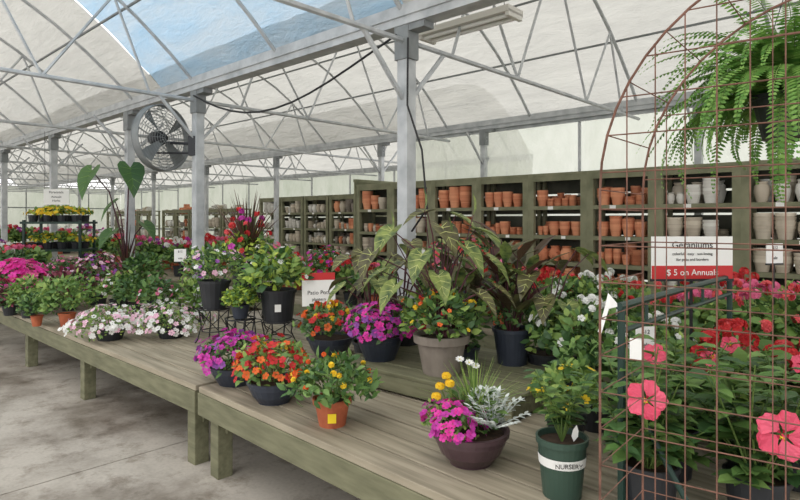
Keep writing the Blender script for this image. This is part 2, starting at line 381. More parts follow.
table('wooden_display_table',-15.5,-9.2,4.6,6.2,.6)
table('wooden_display_table',-24,-17,2.2,3.6,.6); table('wooden_display_table',-24,-17,5.2,7,.6)
mb=MB(); ra,rb_=1.35,.95
for i in range(6): mb.box((ra/2,rb_/6*(i+.5),.118),(ra,rb_/6-.008,.025),OLIVE)
mb.box((ra/2,.02,.06),(ra-.002,.035,.09),OLIVE);mb.box((ra/2,rb_-.02,.06),(ra-.002,.035,.09),OLIVE)
for x in(.02,ra-.02): mb.box((x,rb_/2,.06),(.035,rb_-.08,.09),OLIVE)
for x in(.06,ra-.06):
    for y in(.06,rb_-.06): mb.box((x,y,.053),(.07,.07,.106),OLIVE)
obj('display_riser',mb,W(-2.95,2.5,.55),YAW+.04,bevel=.004)
RZ=.68

# ---------------- shelves with pots
SZ=[.12,.55,.95,1.36,1.82]; 
def shelf_unit(a,b,w,h=2.3,d=.5,back=True):
    mb=MB()
    for x in(.05,w-.05): mb.box((x,.04,h/2),(.1,.08,h),SHELFG); mb.box((x,d-.04,h/2),(.06,.06,h),SHELFG)
    for z in SZ: mb.box((w/2,d/2,z-.02),(w,d-.02,.04),SHELFG); mb.box((w/2,.02,z-.03),(w-.2,.03,.06),SHELFG)
    mb.box((w/2,d/2,h+.02),(w,d,.04),SHELFG); mb.box((w/2,.02,h-.04),(w,.03,.09),SHELFG)
    if back:
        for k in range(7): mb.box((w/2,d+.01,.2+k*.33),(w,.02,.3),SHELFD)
    mb.box((w*.4,.0,1.79),(.09,.004,.05),PAPER); mb.box((w*.62,.0,1.33),(.07,.004,.045),PAPER)
    obj('wooden_shelf_unit',mb,W(a,b),YAW)
def shelf_pots(a,b,w,style,name,d=.5):
    mb=MB()
    for zi,z in enumerate(SZ):
        mm={'t':[TERRA],'w':[WHITEC,CREAM],'m':[CREAM,TERRA,GREYP]}[style]
        for y in (.13,.34):
            x=.105; big=R.random()<.4; gap=.33 if zi<4 else .38; r=.06;t=0;run=0
            while True:
                if run<=0: r=R.choice([.05,.06,.075,.09,.105]) if not big else R.choice([.09,.1,.115]); t=R.random(); run=R.choice([1,2,3,4])
                run-=1
                if x+r*2>w-.1: break
                x+=r; m=R.choice(mm); z0=z+.001; yy=y+R.uniform(-.015,.015)
                if style!='t' and t<.35:
                    h=min(gap*.85,r*2.6); mb.lathe((x,yy,z0),[(r*.6,0),(r*.95,h*.5),(r*.85,h*.8),(r*.6,h*.9),(r*.75,h),(r*.6,h),(r*.5,h*.8)],m,12)
                elif style=='t' and t<.4 and big:
                    h=min(.29,r*2.4); mb.lathe((x,yy,z0),[(r*.65,0),(r*1.0,h*.35),(r*.98,h*.65),(r*.6,h*.86),(r*.75,h),(r*.6,h),(r*.5,h*.8)],m,12)
                    for q in range(5):
                        an=-1.57+q*.8-1.6; mb.lathe((x+math.cos(an)*r*.96,yy+math.sin(an)*r*.96,z0+h*(.3+.25*(q%2))),[(.012,0),(.026,.02),(.018,.018)],m,6)
                elif t>.72 and not big:
                    n=R.choice([5,7,9]); 
                    for q in range(n): mb.lathe((x,yy,z0+q*.024),[(r*.8,0),(r*.98,.016),(r,.022),(r*.88,.022)],m,12)
                else:
                    n=R.choice([3,3,4,5,6]) ; h=r*1.5; zz=0
                    for q in range(n):
                        if zz+h>gap: break
                        mb.lathe((x,yy,z0+zz),[(r*.68,0),(r*.88,h*.75),(r*.97,h*.75),(r,h),(r*.88,h),(r*.82,h*.5)],m,12)
                        zz+=h*.3
                x+=r+R.choice([.002,.002,.006,.02])
    obj(name,mb,W(a,b),YAW,smooth=True)
bays=[-9.0,-8.0,-6.95,-5.92,-4.9,-3.9,-2.9,-1.85,-.8,.25]
st=['m','m','t','t','t','t','w','w','t']
NM={'t':'terracotta_pots','w':'white_ceramic_pots','m':'glazed_pots'}
for i in range(len(bays)-1):
    w=bays[i+1]-bays[i]; shelf_unit(bays[i],8.3,w); shelf_pots(bays[i],8.3,w,st[i],NM[st[i]])
for i in range(15):
    if i in(4,10): continue
    a=-12.5-i*1.15
    shelf_unit(a,10.5,1.1,h=2.25 if i<4 else 1.95,back=i<4); shelf_pots(a,10.5,1.1,'w' if i%4 else 'm','ceramic_pots')

# ---------------- fan
def make_fan():
    mb=MB(); c=Vector((-3.28,8.0,2.73)); ax=Vector((.9,-.436,0)).normalized(); q=Z.rotation_difference(ax).to_matrix().to_4x4()
    mb.M=Matrix.Translation(c)@q
    r=.45
    def circ(rr,z,t,n=28): mb.tube([(math.cos(6.2832*i/n)*rr,math.sin(6.2832*i/n)*rr,z) for i in range(n+1)],t,STEELD,4)
    for s in(-1,1):
        for k in range(1,12): circ(r*k/11,s*(.1-.04*(k/11)**2),.0035)
        circ(r,s*.06,.008)
        for i in range(16):
            t=6.2832*i/16; mb.tube([(math.cos(t)*.05,math.sin(t)*.05,s*.1),(math.cos(t)*r*.7,math.sin(t)*r*.7,s*.085),(math.cos(t)*r,math.sin(t)*r,s*.055)],.0035,STEELD,4)
    n=28
    mb.lathe((0,0,-.05),[(r,0),(r,.1),(r-.006,.1),(r-.006,0)],STEELD,n,cap=False)
    mb.lathe((0,0,-.18),[(.001,0),(.09,0),(.1,.03),(.1,.16),(.06,.18),(.05,.24),(.001,.24)],BLACKP,16)
    for i in range(4):
        t=i*1.5708+.3; vs=[]
        for s_ in(.1,.25,.42):
            w=.06+.25*s_
            for e_ in(-1,0,1):
                an=t+e_*w/ (s_+.25)*.9; vs.append(Vector((math.cos(an)*s_,math.sin(an)*s_,.03+e_*.035)))
        mb.add(vs,[(0,1,4,3),(1,2,5,4),(3,4,7,6),(4,5,8,7)],STEELD)
    mb.M=None
    pp=W(-7.3,3.85); t=Vector((pp.x-.06,pp.y,2.62))
    back=c-ax*.12
    mb.tube([back,back+Vector((.12,.03,-.05)),t],.02,BLACKP,8)
    mb.tube([back+Vector((0,0,-.2)),t-Z*.12],.015,BLACKP,6)
    mb.box(t-Z*.03,(.1,.14,.26),BLACKP)
    obj('industrial_fan',mb,smooth=True)
make_fan()
mb=MB(); mb.box((0,0,0),(1.1,.26,.06),WHITEC)
TUBE=mat('fluorescent_tube',(250,250,248),(245,245,240),rough=.3)
for y in(-.065,.065): mb.tube([(-.52,y,-.05),(.52,y,-.05)],.02,TUBE,8)
for x in(-.53,.53): mb.box((x,0,-.04),(.04,.24,.06),WHITEC); mb.tube([(x*.8,0,.02),(x*.8,0,.45)],.004,WIRE,4)
obj('fluorescent_light',mb,Vector((.68,5.8,3.56)),YAW)
mb=MB(); pts=[]
for i in range(13):
    t=i/12; pts.append((-3.55-3.7*t,3.76,3.25-.55*math.sin(math.pi*t)*(.6+.3*t)))
mb.tube(pts,.012,WIRE,6); mb.tube([(-3.42,3.77,3.2),(-3.4,3.74,2.6),(-3.25,3.76,2.2),(-3.2,3.77,1.7),(-3.38,3.775,1.5)],.009,WIRE,6)
obj('power_cable',mb,rz=YAW)

# ---------------- signs
def text(parent,s,size,loc,m,name):
    cu=bpy.data.curves.new(name,'FONT'); cu.body=s; cu.size=size; cu.align_x='CENTER'; cu.align_y='CENTER'; cu.extrude=.0005
    cu.materials.append(m); o=bpy.data.objects.new(name,cu); bpy.context.scene.collection.objects.link(o); o.parent=parent; o.location=loc; o.rotation_euler=(math.pi/2,0,0)
def sign(name,loc,rz,w,h,title,lines,redfrac=.33,tilt=0,pole=0,band='b',size=None):
    e=bpy.data.objects.new(name,None); bpy.context.scene.collection.objects.link(e); e.location=loc; e.rotation_euler=(tilt,0,rz); e.empty_display_size=.1
    mb=MB(); mb.box((0,0,h/2),(w,.006,h),PAPER)
    if redfrac:
        z=h*redfrac/2 if band=='b' else h*(1-redfrac/2); mb.box((0,-.0035,z),(w,.002,h*redfrac),REDS)
    if pole:
        mb.box((0,.008,-pole/2),(.014,.008,pole),WIRE); mb.box((0,.0,0),(w*1.02,.014,.012),WIRE); mb.box((0,0,-pole+.004),(.12,.1,.008),WIRE)
    o=obj('panel',mb); o.parent=e
    if title: text(e,title,size or h*.22,(0,-.005,h*.8 if band=='b' else h*.4),INK,'title')
    for i,(t,zz,sz,m) in enumerate(lines): text(e,t,sz*h,(0,-.0055,zz*h),m,'line_%d'%(i+1))
sign('geranium_sign',(1.51,3.0,1.29),0.05,.43,.225,'Geraniums',[('colorful   easy   sun loving',.6,.09,INK),('for pots and borders',.47,.09,INK),('$ 5 on Annuals',.17,.2,PAPER)],pole=.74)
sign('price_sign',(-.66,4.72,.9),.25,.27,.27,'Patio Pots',[('planters',.2,.13,INK)],redfrac=.22,tilt=-.15,pole=0,band='t',size=.045)
mb=MB()
mb.tube([(-.66,4.8,.55),(-.66,4.78,1.0)],.008,WIRE,5); mb.box((-.66,4.8,.555),(.12,.12,.01),WIRE); obj('sign_stand',mb)
for (x,y,z,w,h) in((2.02,4.2,1.28,.16,.13),(2.55,3.95,1.3,.14,.14),(-2.35,6.2,1.15,.12,.14),(1.15,2.72,.98,.09,.12),(-.9,7.3,1.05,.2,.13),(.2,7.0,1.12,.2,.12)):
    base=.6 if y>3.9 and y<8 else .55
    sign('plant_price_card',(x,y,z),R.uniform(-.2,.3),w,h,'$12',[('sale',.3,.2,INK)],redfrac=0,pole=z-base)

# ---------------- plants
def pl(name,fn,loc,rz=None,sc=1,smooth=False):
    mb=MB(); fn(mb); return obj(name,mb,loc,R.random()*6 if rz is None else rz,sc,smooth)
def p_magenta(rx,h,fms=(FM,FM,FHP,FPU)):
    def f(m):
        m.pot((0,0,0),rx*.72,rx*.48,h,NAVYP,'bowl'); mound(m,(0,0,h+.05),rx,.14,480,.04,.022,[LG,LD],240,.025,fms)
    return f
pl('magenta_petunia_bowl',p_magenta(.225,.12),(-1.057,3.74,.55))
pl('magenta_petunia_bowl',p_magenta(.21,.16),W(-2.72,2.72,RZ))
def p_redmix(m):
    m.pot((0,0,0),.15,.09,.13,NAVYP,'bowl'); mound(m,(0,0,.19),.21,.16,440,.045,.026,[LG,LY],90,.026,(FR,FR,FO)); umbels(m,(0,0,.17),.19,.13,28,.022,(FR,FR,FR,FO,FY,FM),h=.02,k=8,fr=.012)
pl('red_verbena_bowl',p_redmix,(-.73,3.36,.55))
def p_redmix2(m):
    m.pot((0,0,0),.175,.11,.15,NAVYP,'bowl'); mound(m,(0,0,.24),.25,.16,460,.05,.03,[LG,LD],30,.028,(FR,FO)); umbels(m,(0,0,.22),.22,.14,26,.026,(FR,FO,FY,FR),h=.03,k=8,fr=.014)
pl('red_lantana_bowl',p_redmix2,(-.54,4.5,.55))
def p_marigold(m):
    m.pot((0,0,0),.1,.068,.14,TERRAP,'rim'); mound(m,(.01,0,.2),.22,.13,540,.055,.026,[LG,LD,LG],0); umbels(m,(0,0,.2),.2,.12,18,.013,(FY,FY,FY,FO),h=.02,k=8,fr=.011)
    for i in range(8):
        t=i*.8; stemleaves(m,(0,0,.15),(math.cos(t)*.24,math.sin(t)*.24,.2+.08*R.random()),8,.05,.025,[LG,LD],r=.003)
    m.box((.0,-.092,.06),(.042,.003,.045),YTAG,Matrix.Rotation(-.15,3,'X'))
pl('yellow_lantana_pot',p_marigold,(-.348,2.98,.55),rz=.1)
def p_bowl(m):
    m.pot((0,0,0),.16,.09,.145,PURP,'bowl',32)
    mound(m,(-.08,-.04,.17),.125,.1,220,.03,.016,[LG,LY],120,.019,(FM,FM,FHP))
    mound(m,(.02,.05,.2),.13,.1,180,.05,.02,[LG],0)
    for i in range(34):
        d=(rdir(.1)+Vector((.15,-.05,.35))).normalized(); o=Vector((.09,-.02,.15)); L_=.12+.06*R.random(); m.tube([o,o+d*L_*.5,o+d*L_],.002,LS,3)
        sd=d.cross(Z).normalized()
        for j in range(5):
            t=.3+.17*j
            for s in(-1,1): m.leaf(o+d*L_*t,(d*.6+sd*s*.8).normalized(),Z,.038,.015,LS,curl=.2)
        m.leaf(o+d*L_*.9,d,Z,.04,.018,LS)
    spikes(m,(.03,.06,.14),150,.31,.005,LY,.8,.5)
    for x,y,z in((-.13,.03,.32),(-.09,.0,.34),(-.15,-.02,.29),(-.1,.05,.36)):
        m.tube([(-.06,.03,.15),(x,y,z)],.003,STEM,4)
        for j in range(30): e=rdir(-.2); m.flower(Vector((x,y,z))+Vector((e.x*.016,e.y*.016,e.z*.01)),e,.012,FY,None,5)
    for x,y,z in((.0,.04,.42),(-.04,.06,.43),(.03,.06,.4)):
        m.tube([(.02,.05,.15),(x,y,z)],.002,STEM,4); m.flower(Vector((x,y,z)),Vector((0,-.5,1)),.02,FW,CY,8)
pl('mixed_annual_bowl',p_bowl,(.306,2.52,.55),rz=0)

def p_ears(m):
    m.pot((0,0,0),.168,.11,.235,GREYP,'rim',32)
    mound(m,(0,0,.31),.25,.17,560,.055,.032,[LG,LY,LD],20,.018,(FO,FY),zmin=-.3); umbels(m,(0,0,.31),.23,.14,18,.014,(FO,FR,FY),h=.02,k=7,fr=.011)
    sp=[((-.42,-.02,.72),(-.5,-.5,-.75),.19),((-.3,.05,.86),(-.5,-.6,-.45),.22),((-.12,-.1,.72),(-.4,-.7,-.6),.2),((.0,.0,.88),(.4,-.7,-.5),.23),((.14,-.06,.76),(.6,-.6,-.6),.21),
        ((.3,.05,.68),(.8,-.4,-.6),.2),((-.2,.15,.66),(-.8,-.1,-.5),.18),((.1,.16,.95),(.8,-.3,-.3),.19),((-.03,-.16,.6),(.3,-.8,-.7),.18),((.2,-.18,.5),(.7,-.6,-.5),.17),((-.28,-.12,.54),(-.6,-.6,-.6),.19),((.08,.08,.7),(.9,-.2,-.3),.2),
        ((-.08,.1,.97),(-.7,-.4,-.1),.19),((.22,.1,.86),(.9,-.3,-.1),.18),((-.36,.1,.6),(-.9,-.2,-.4),.17),((.32,-.05,.52),(.9,-.3,-.5),.17)]
    for i,(t,d,L_) in enumerate(sp): ear(m,(R.uniform(-.03,.03),R.uniform(-.03,.03),.22),t,d,L_,L_*.74,lm=LE if i%3 else LEB,r=.007)
    for t in((-.3,.02,.84),(.2,.06,.95),(-.1,.06,.98),(.05,.0,.8)):
        m.tube([(0,0,.22),(t[0]*.4,t[1],.5),t],.006,STEMD,5,r2=.003); m.leaf(Vector(t),Vector((.2,-.1,1)).normalized(),Vector((1,0,0)),.14,.04,LE,fold=.3)
pl('elephant_ear_planter',p_ears,(.25,3.5,RZ),rz=0)
def p_canna(m):
    m.pot((0,0,0),.125,.09,.23,NAVYP,'nur',28)
    for i in range(12):
        t=i*2.4; r_=.02+.05*R.random(); base=Vector((math.cos(t)*.03,math.sin(t)*.03,.2)); h=.36+.25*R.random()
        tip=base+Vector((math.cos(t)*r_*2,math.sin(t)*r_*2,h)); m.tube([base,tip],.008,STEMD,6,r2=.004)
        for j in range(4):
            q=base.lerp(tip,.3+.22*j); an=t+j*2.2; d=Vector((math.cos(an)*.6,math.sin(an)*.6,.8)).normalized(); m.leaf(q,d,Vector((-d.x,-d.y,.6)).normalized(),.26,.08,R.choice([LB,LEB,LE]),curl=.35,fold=.12)
    mound(m,(0,0,.27),.15,.1,160,.05,.03,[LD,LG],0)
pl('bronze_canna_pot',p_canna,(.72,3.72,RZ))
pl('bronze_canna_pot',p_canna,W(-1.9,3.15,RZ)+Vector((-.35,.25,-.13)),sc=.95)
def p_white(m):
    m.pot((0,0,0),.12,.085,.2,BLACKP,'nur'); mound(m,(0,0,.34),.27,.21,680,.06,.04,[LG,LD,LY],12,.03,(FW,)); umbels(m,(0,0,.35),.23,.19,26,.026,(FW,),h=.03,k=9,fr=.016)
mesh_w=pl('white_geranium',p_white,(1.08,3.5,.55)).data
inst('white_geranium',mesh_w,(1.38,3.2,.55),2,.9)
inst('white_geranium',mesh_w,(1.42,4.55,.6),2)
inst('white_geranium',mesh_w,W(-3.9,4.75,.6),1,.9); inst('white_geranium',mesh_w,W(-5.6,4.7,.6),4,.9)

def ger(fms,seed,nu):
    def f(m):
        m.pot((0,0,0),.085,.06,.14,TERRAP if seed%2 else BLACKP,'nur',16); mound(m,(0,0,.24),.19,.14,260,.065,.055,[LG,LG,LY,LD],0)
        if nu: umbels(m,(0,0,.25),.17,.13,nu,.034,fms,h=.07,k=12,fr=.019)
    return f
G={}
for nm,f,nu in(('red',(FR,),9),('pink',(FP,FC),8),('coral',(FC,FR),8),('lilac',(FPU,FM,FLP),10),('white',(FW,),8),('green',(FR,),1)):
    mb=MB(); ger(f,len(G),nu)(mb); me=bpy.data.meshes.new(nm+'_geranium'); me.from_pydata(mb.v,[],mb.f)
    for m_ in mb.mats: me.materials.append(m_)
    me.polygons.foreach_set('material_index',mb.m); G[nm]=me
def place(kind,a,b,z,sc=1): 
    sc=sc*R.uniform(.9,1.15); inst(('budding' if kind=='green' else kind)+'_geranium',G[kind],W(a,b,z),R.random()*6,sc)
for i in range(13):
    a=-7.2+i*.42
    for j,b in enumerate((4.6,5.1,5.6)):
        if b==4.6 and (-4.3<a<-3.5 or -6<a<-5.2): continue
        place(R.choice(['red','coral','pink','white','green','green','red']),a+R.uniform(-.05,.05),b,.6,1.0)
for i in range(10):
    a=-1.6+i*.4
    for b in(4.35,4.8,5.25,5.68): 
        if a<1.2: place(R.choice(['red','red','green','coral','pink','green']),a+R.uniform(-.04,.04),b,.6,1.08)
for a,b,k in((-1.05,3.2,'green'),(-.7,3.2,'coral'),(-.35,3.15,'red'),(.05,3.1,'red'),(-.62,2.85,'red'),(-.25,2.75,'green'),(.1,2.7,'pink'),(.45,3.1,'red')): place(k,a,b,.55,1.0)

# left table
OG=mat('orange_glaze',(230,116,54),(214,98,44),rough=.4)
def p_pinkbig(m):
    m.pot((0,0,0),.12,.085,.15,OG,'rim'); mound(m,(0,0,.32),.34,.23,420,.05,.028,[LG,LD],460,.038,(FHP,FHP,FP,FHP),zmin=-.5)
pl('pink_petunia_pot',p_pinkbig,(-4.5,6.85,.55)); 
pl('pink_petunia_pot',p_pinkbig,(-5.0,7.35,.55),sc=.9); 
def bush(lms,rx,rz,h,potm=BLACKP,pr=.1,ph=.14,ll=.07,lw=.03,nf=0,fms=(),fr=.025,nl=480):
    def f(m):
        m.pot((0,0,0),pr,pr*.7,ph,potm,'nur',18)
        mound(m,(0,0,h),rx,rz,nl,ll,lw,lms,nf,fr,fms,zmin=-.5)
    return f
pl('green_herb_pot',bush([LG,LY,LG],.27,.22,.28,TERRAP,.08,.13,.06,.035),(-3.3,5.75,.55))
pl('green_herb_pot',bush([LG,LD],.2,.17,.24,TERRAP,.07,.13,.06,.03),(-3.6,5.75,.55),sc=.8)
pl('green_herb_pot',bush([LG,LY],.2,.17,.24,BLACKP,.09,.13,.06,.03),(-4.0,6.25,.55))
pl('trailing_bacopa_basket',bush([LG,LY],.33,.15,.14,BLACKP,.14,.12,.035,.018,220,(FW,FW,FLP,FLP),.024,560),(-2.55,5.1,.55))
pl('trailing_bacopa_basket',bush([LG,LY],.3,.15,.14,BLACKP,.14,.12,.035,.018,180,(FW,FLP,FW),.024,500),(-2.05,5.2,.55))
pl('coleus_pot',bush([LC,LC,LD],.24,.2,.28,BLACKP,.1,.15,.08,.045,40,(FPU,FLP)),(-3.85,6.75,.55))
pl('purple_angelonia_pot',bush([LC,LD,LG],.3,.26,.36,BLACKP,.12,.15,.06,.03,150,(FPU,FP,FLP),.026),(-3.75,7.2,.55))
pl('purple_angelonia_pot',bush([LD,LG],.28,.22,.33,BLACKP,.12,.15,.06,.03,150,(FP,FLP,FM),.026),(-4.3,7.4,.55))
pl('coleus_pot',bush([LD,LC],.18,.15,.22,BLACKP,.1,.13,.07,.04,30,(FP,)),(-4.3,6.4,.55),sc=.85)
pl('black_nursery_pot_shrub',bush([LD,LG],.24,.2,.4,NAVYP,.17,.26,.07,.04),(-3.25,7.35,.55))
pl('black_nursery_pot_shrub',bush([LD],.26,.2,.42,NAVYP,.17,.26,.07,.04),(-5.3,7.9,.55))
def p_talle(m):
    m.pot((0,0,0),.19,.13,.3,BLACKP,'nur')
    for t,d,L_,w_ in(((-.42,-.1,1.72),(-.2,-.6,-.75),.42,.32),((.1,-.1,1.76),(.4,-.5,-.7),.44,.34),((-.2,.1,1.3),(-.5,-.4,-.5),.32,.24),((.2,.1,1.0),(.7,-.3,-.5),.3,.24),((-.1,-.2,.9),(-.3,-.8,-.5),.3,.24)): ear(m,(0,0,.28),t,d,L_,w_,LD,LG,r=.013,sm=STEMD)
    spikes(m,(0,0,.28),26,.7,.03,LB,.5,.4)
pl('tall_elephant_ear',p_talle,(-3.75,7.95,.55),rz=0)
for (x,y,k) in((-2.9,6.3,0),(-2.5,6.0,1),(-2.1,6.0,2),(-5.6,8.4,0),(-5.4,7.5,2),(-4.7,8.0,1),(-3.2,6.6,2)):
    b_=Vector((x,y,0)).dot(B)
    if b_>3.2: y-=(b_-3.2)/.73
    pl('leafy_annual_pot',bush([[LG,LD],[LD,LG],[LY,LG]][k],.2,.17,.27,BLACKP,.1,.15,.07,.035,[0,40,20][k],(FW,FP),.025,320),(x,y,.55))
def stand(h,r):
    m=MB()
    m.tube([(math.cos(6.2832*i/20)*r,math.sin(6.2832*i/20)*r,h) for i in range(21)],.006,WIRE,5)
    m.tube([(math.cos(6.2832*i/20)*r*.8,math.sin(6.2832*i/20)*r*.8,h*.35) for i in range(21)],.005,WIRE,5)
    for i in range(4):
        t=i*1.5708+.6; c,s=math.cos(t),math.sin(t)
        m.tube([(c*r,s*r,h),(c*r*.85,s*r*.85,h*.5),(c*r*1.1,s*r*1.1,.03),(c*r*1.25,s*r*1.25,.006)],.006,WIRE,5)
        m.tube([(c*r,s*r,h-.01),(-c*r,-s*r,h-.01)],.004,WIRE,4)
        t2=t+1.5708; m.tube([(c*r*.9,s*r*.9,h*.9),(math.cos(t2)*r*.85,math.sin(t2)*r*.85,h*.4)],.004,WIRE,4)
    return m
obj('wire_plant_stand',stand(.29,.13),(-1.6,5.0,.55)); obj('wire_plant_stand',stand(.32,.14),(-1.4,5.4,.55)); obj('wire_plant_stand',stand(.21,.14),(-1.02,4.85,.55)); obj('wire_plant_stand',stand(.25,.12),(-1.3,4.72,.55))
pl('white_million_bells_pot',bush([LG,LY,LD],.25,.18,.34,BLACKP,.135,.24,.05,.025,60,(FW,FPU,FLP),.022),(-1.6,5.0,.842))
def p_cord(m):
    m.pot((0,0,0),.15,.115,.36,BLACKP,'nur'); mound(m,(0,0,.42),.22,.19,360,.06,.04,[LL,LG,LL,LD],20,.03,(FR,FM)); umbels(m,(0,0,.5),.2,.24,20,.03,(FR,FR,FC,FM),h=.06,k=9,fr=.018); spikes(m,(0,0,.38),60,.66,.026,LB,.6,.4)
pl('cordyline_mixed_planter',p_cord,(-1.42,5.4,.872))
def p_black2(m):
    m.pot((0,0,0),.15,.12,.26,BLACKP,'nur'); mound(m,(0,0,.36),.28,.21,500,.075,.045,[LG,LY,LL,LD],20,.028,(FW,FW,FR)); umbels(m,(0,0,.4),.2,.17,3,.03,(FR,FP),h=.05,k=9,fr=.018)
    m.box((.0,-.14,.12),(.05,.003,.06),PAPER)
pl('mixed_foliage_planter',p_black2,(-1.02,4.85,.762),rz=.2)
pl('trailing_vine_pot',bush([LL,LG],.18,.13,.22,NAVYP,.11,.16,.06,.04),(-1.3,4.72,.802),sc=.7)
def p_ears2(m):
    m.pot((0,0,0),.15,.11,.22,BLACKP,'nur')
    for i in range(11):
        t=i*2.4; r_=.15+.2*R.random(); h=.55+.4*R.random(); ear(m,(0,0,.2),(math.cos(t)*r_,math.sin(t)*r_,h),(math.cos(t)*.8,math.sin(t)*.8,-.5+R.random()*.4),.21,.15,lm=LE if i%2 else LEB,r=.007)
    mound(m,(0,0,.3),.2,.12,200,.06,.035,[LG,LD],18,.03,(FR,))
pl('elephant_ear_pot',p_ears2,(.02,4.35,.55)); pl('elephant_ear_pot',p_ears2,(-.2,4.1,.55),sc=.9); pl('elephant_ear_pot',p_ears2,(.95,3.75,.55),sc=.9)
pl('pink_mixed_planter',bush([LG,LD],.28,.22,.5,NAVYP,.15,.3,.06,.035,110,(FP,FR,FC),.03),(.62,5.55,.6),sc=1.15)
pl('red_mixed_planter',bush([LG,LD],.28,.22,.5,NAVYP,.15,.3,.06,.035,90,(FR,FM),.03),(-.9,7.0,.6),sc=.9)

# foreground right
def p_green(m):
    m.pot((0,0,0),.095,.072,.225,GREENP,'nur',28)
    m.lathe((0,0,.125),[(.0872,0),(.0905,.035)],PAPER,28,cap=False)
    for i in range(13):
        t=i*2.4; stemleaves(m,(0,0,.2),(math.cos(t)*.1,math.sin(t)*.1,.34+.14*R.random()),10,.06,.034,[LG,LY,LD],r=.003)
    m.leaf(Vector((.03,-.05,.22)),Vector((.1,-.2,1)).normalized(),Vector((0,-1,0)),.07,.026,PAPER,curl=0)
o=pl('potted_shrub_green_pot',p_green,(.62,2.22,.55),rz=0)
text(o,'NURSERY',.024,(0,-.0925,.143),INK,'label')
pl('yellow_marigold_pot',bush([LG,LY],.14,.13,.27,BLACKP,.09,.16,.05,.03,18,(FY,),.02,300),(.75,2.62,.55))
pl('green_annual_pot',bush([LG,LD],.18,.16,.27,BLACKP,.09,.16,.06,.035,0,(FY,),.02,340),(.98,2.92,.55))
pl('green_annual_pot',bush([LG,LY],.18,.16,.27,BLACKP,.09,.16,.06,.035,0,(FY,),.02,340),(1.3,2.85,.55))
def hibflower(m,c,n,r):
    n=n.normalized(); u=n.orthogonal().normalized(); v=n.cross(u); ph=R.random()*6
    for i in range(5):
        t0=ph+i*1.2566; vs=[];
        for a_ in range(7):
            s=a_/6; w=.2+.5*math.sin(min(s*1.3,1)*1.5708)
            if s>.9: w*=.68
            for b_ in range(7):
                e=(b_/6-.5)*2; t=t0+e*w+s*.15
                rr=r*(.06+.94*s)*(1-.12*e*e*s+ .04*math.sin(b_*2.1+i)*s); h=r*(.7*s-.5*s*s+.11*math.sin(b_*1.9+a_*.8+i)*s*s+.12*e*s)
                vs.append(c+u*math.cos(t)*rr+v*math.sin(t)*rr+n*h)
        m.add(vs,[(a_*7+b_,a_*7+b_+1,a_*7+b_+8,a_*7+b_+7) for a_ in range(1,6) for b_ in range(6)],FH)
        m.add([x+n*.0008 for x in vs[:14]],[(b_,b_+1,b_+8,b_+7) for b_ in range(6)],CD)
    tip=c+n*r*1.05+u*r*.15
    m.tube([c,c+n*r*.5,tip],.0028,FH,6)
    for k in range(18): q=c+(tip-c)*(.5+.5*R.random())+rdir()*.006; m.flower(q,rdir(),.0028,FY,None,4)
def p_hib(flw,nst=30,hh=.42,pr=.1,spread=.19):
    def f(m):
        m.pot((0,0,0),pr,pr*.78,.2,BLACKP,'nur',24)
        for i in range(nst):
            t=i*2.4+R.random()*.5; r_=.06+spread*R.random(); hgt=hh*(-.05+1.0*R.random()); stemleaves(m,(math.cos(t)*.02,math.sin(t)*.02,.18),(math.cos(t)*r_,math.sin(t)*r_,.2+hgt),11,.085,.055,[LD,LG,LG],r=.004,curl=.3,fold=.1,t0=.3)
        for c,n,r in flw:
            m.tube([(c[0]*.4,c[1]*.4,.3),Vector(c)-Vector(n).normalized()*.02],.0035,STEM,4); hibflower(m,Vector(c),Vector(n),r)
    return f
pl('pink_hibiscus_pot',p_hib([((-.1,-.21,.48),(-.35,-1,.35),.063)]),(.88,2.05,.55),rz=0)
pl('pink_hibiscus_pot',p_hib([((-.06,-.22,.41),(-.5,-1,.2),.074),((.12,-.12,.46),(.3,-.8,.5),.045)]),(1.2,1.95,.55),rz=0)
pl('pink_hibiscus_pot',p_hib([((-.12,-.12,.52),(-.3,-.8,.5),.045),((.1,-.1,.5),(.3,-.8,.5),.04)],hh=.4),(1.12,2.4,.55),rz=0)
pl('pink_hibiscus_pot',p_hib([((-.05,-.1,.5),(-.3,-.8,.5),.045),((.1,-.1,.55),(.3,-.8,.5),.045)],hh=.4),(1.58,2.3,.55),rz=0)
pl('pink_hibiscus_pot',p_hib([((-.05,-.1,.5),(-.3,-.8,.5),.04)],hh=.35),(1.5,2.65,.55),rz=0)
# green rack
mb=MB(); y1=1.42; H=.75
def gt(p,r=.014): mb.tube(p,r,GFRAME,8)
for y in(0,y1):
    gt([(0,y,0),(0,y,H)]); gt([(-.0,y,.012),(.3,y,.012)],.012); gt([(0,y,.5),(.28,y,.02)],.01)
gt([(0,-.02,H),(0,y1+.02,H)]);gt([(0,0,H-.09),(0,y1,H-.09)],.01);gt([(0,0,.3),(0,y1,.3)],.01)
for k in range(1,6): gt([(0,y1*k/6,H-.09),(0,y1*k/6,H)],.007)
mb.box((.06,-.02,H-.14),(.045,.004,.07),PAPER)
mb.add([Vector((-.045,-.03,H)),Vector((-.03,-.035,H-.01)),Vector((-.055,-.04,H-.1)),Vector((-.07,-.035,H-.095)),Vector((-.035,-.03,H+.045)),Vector((-.025,-.03,H+.035)),Vector((.0,-.016,H+.0))],[(0,1,2,3),(0,4,5,1),(1,5,6)],PAPER)
obj('green_plant_rack',mb,Vector((.775,2.03,.55)),YAW,smooth=True)
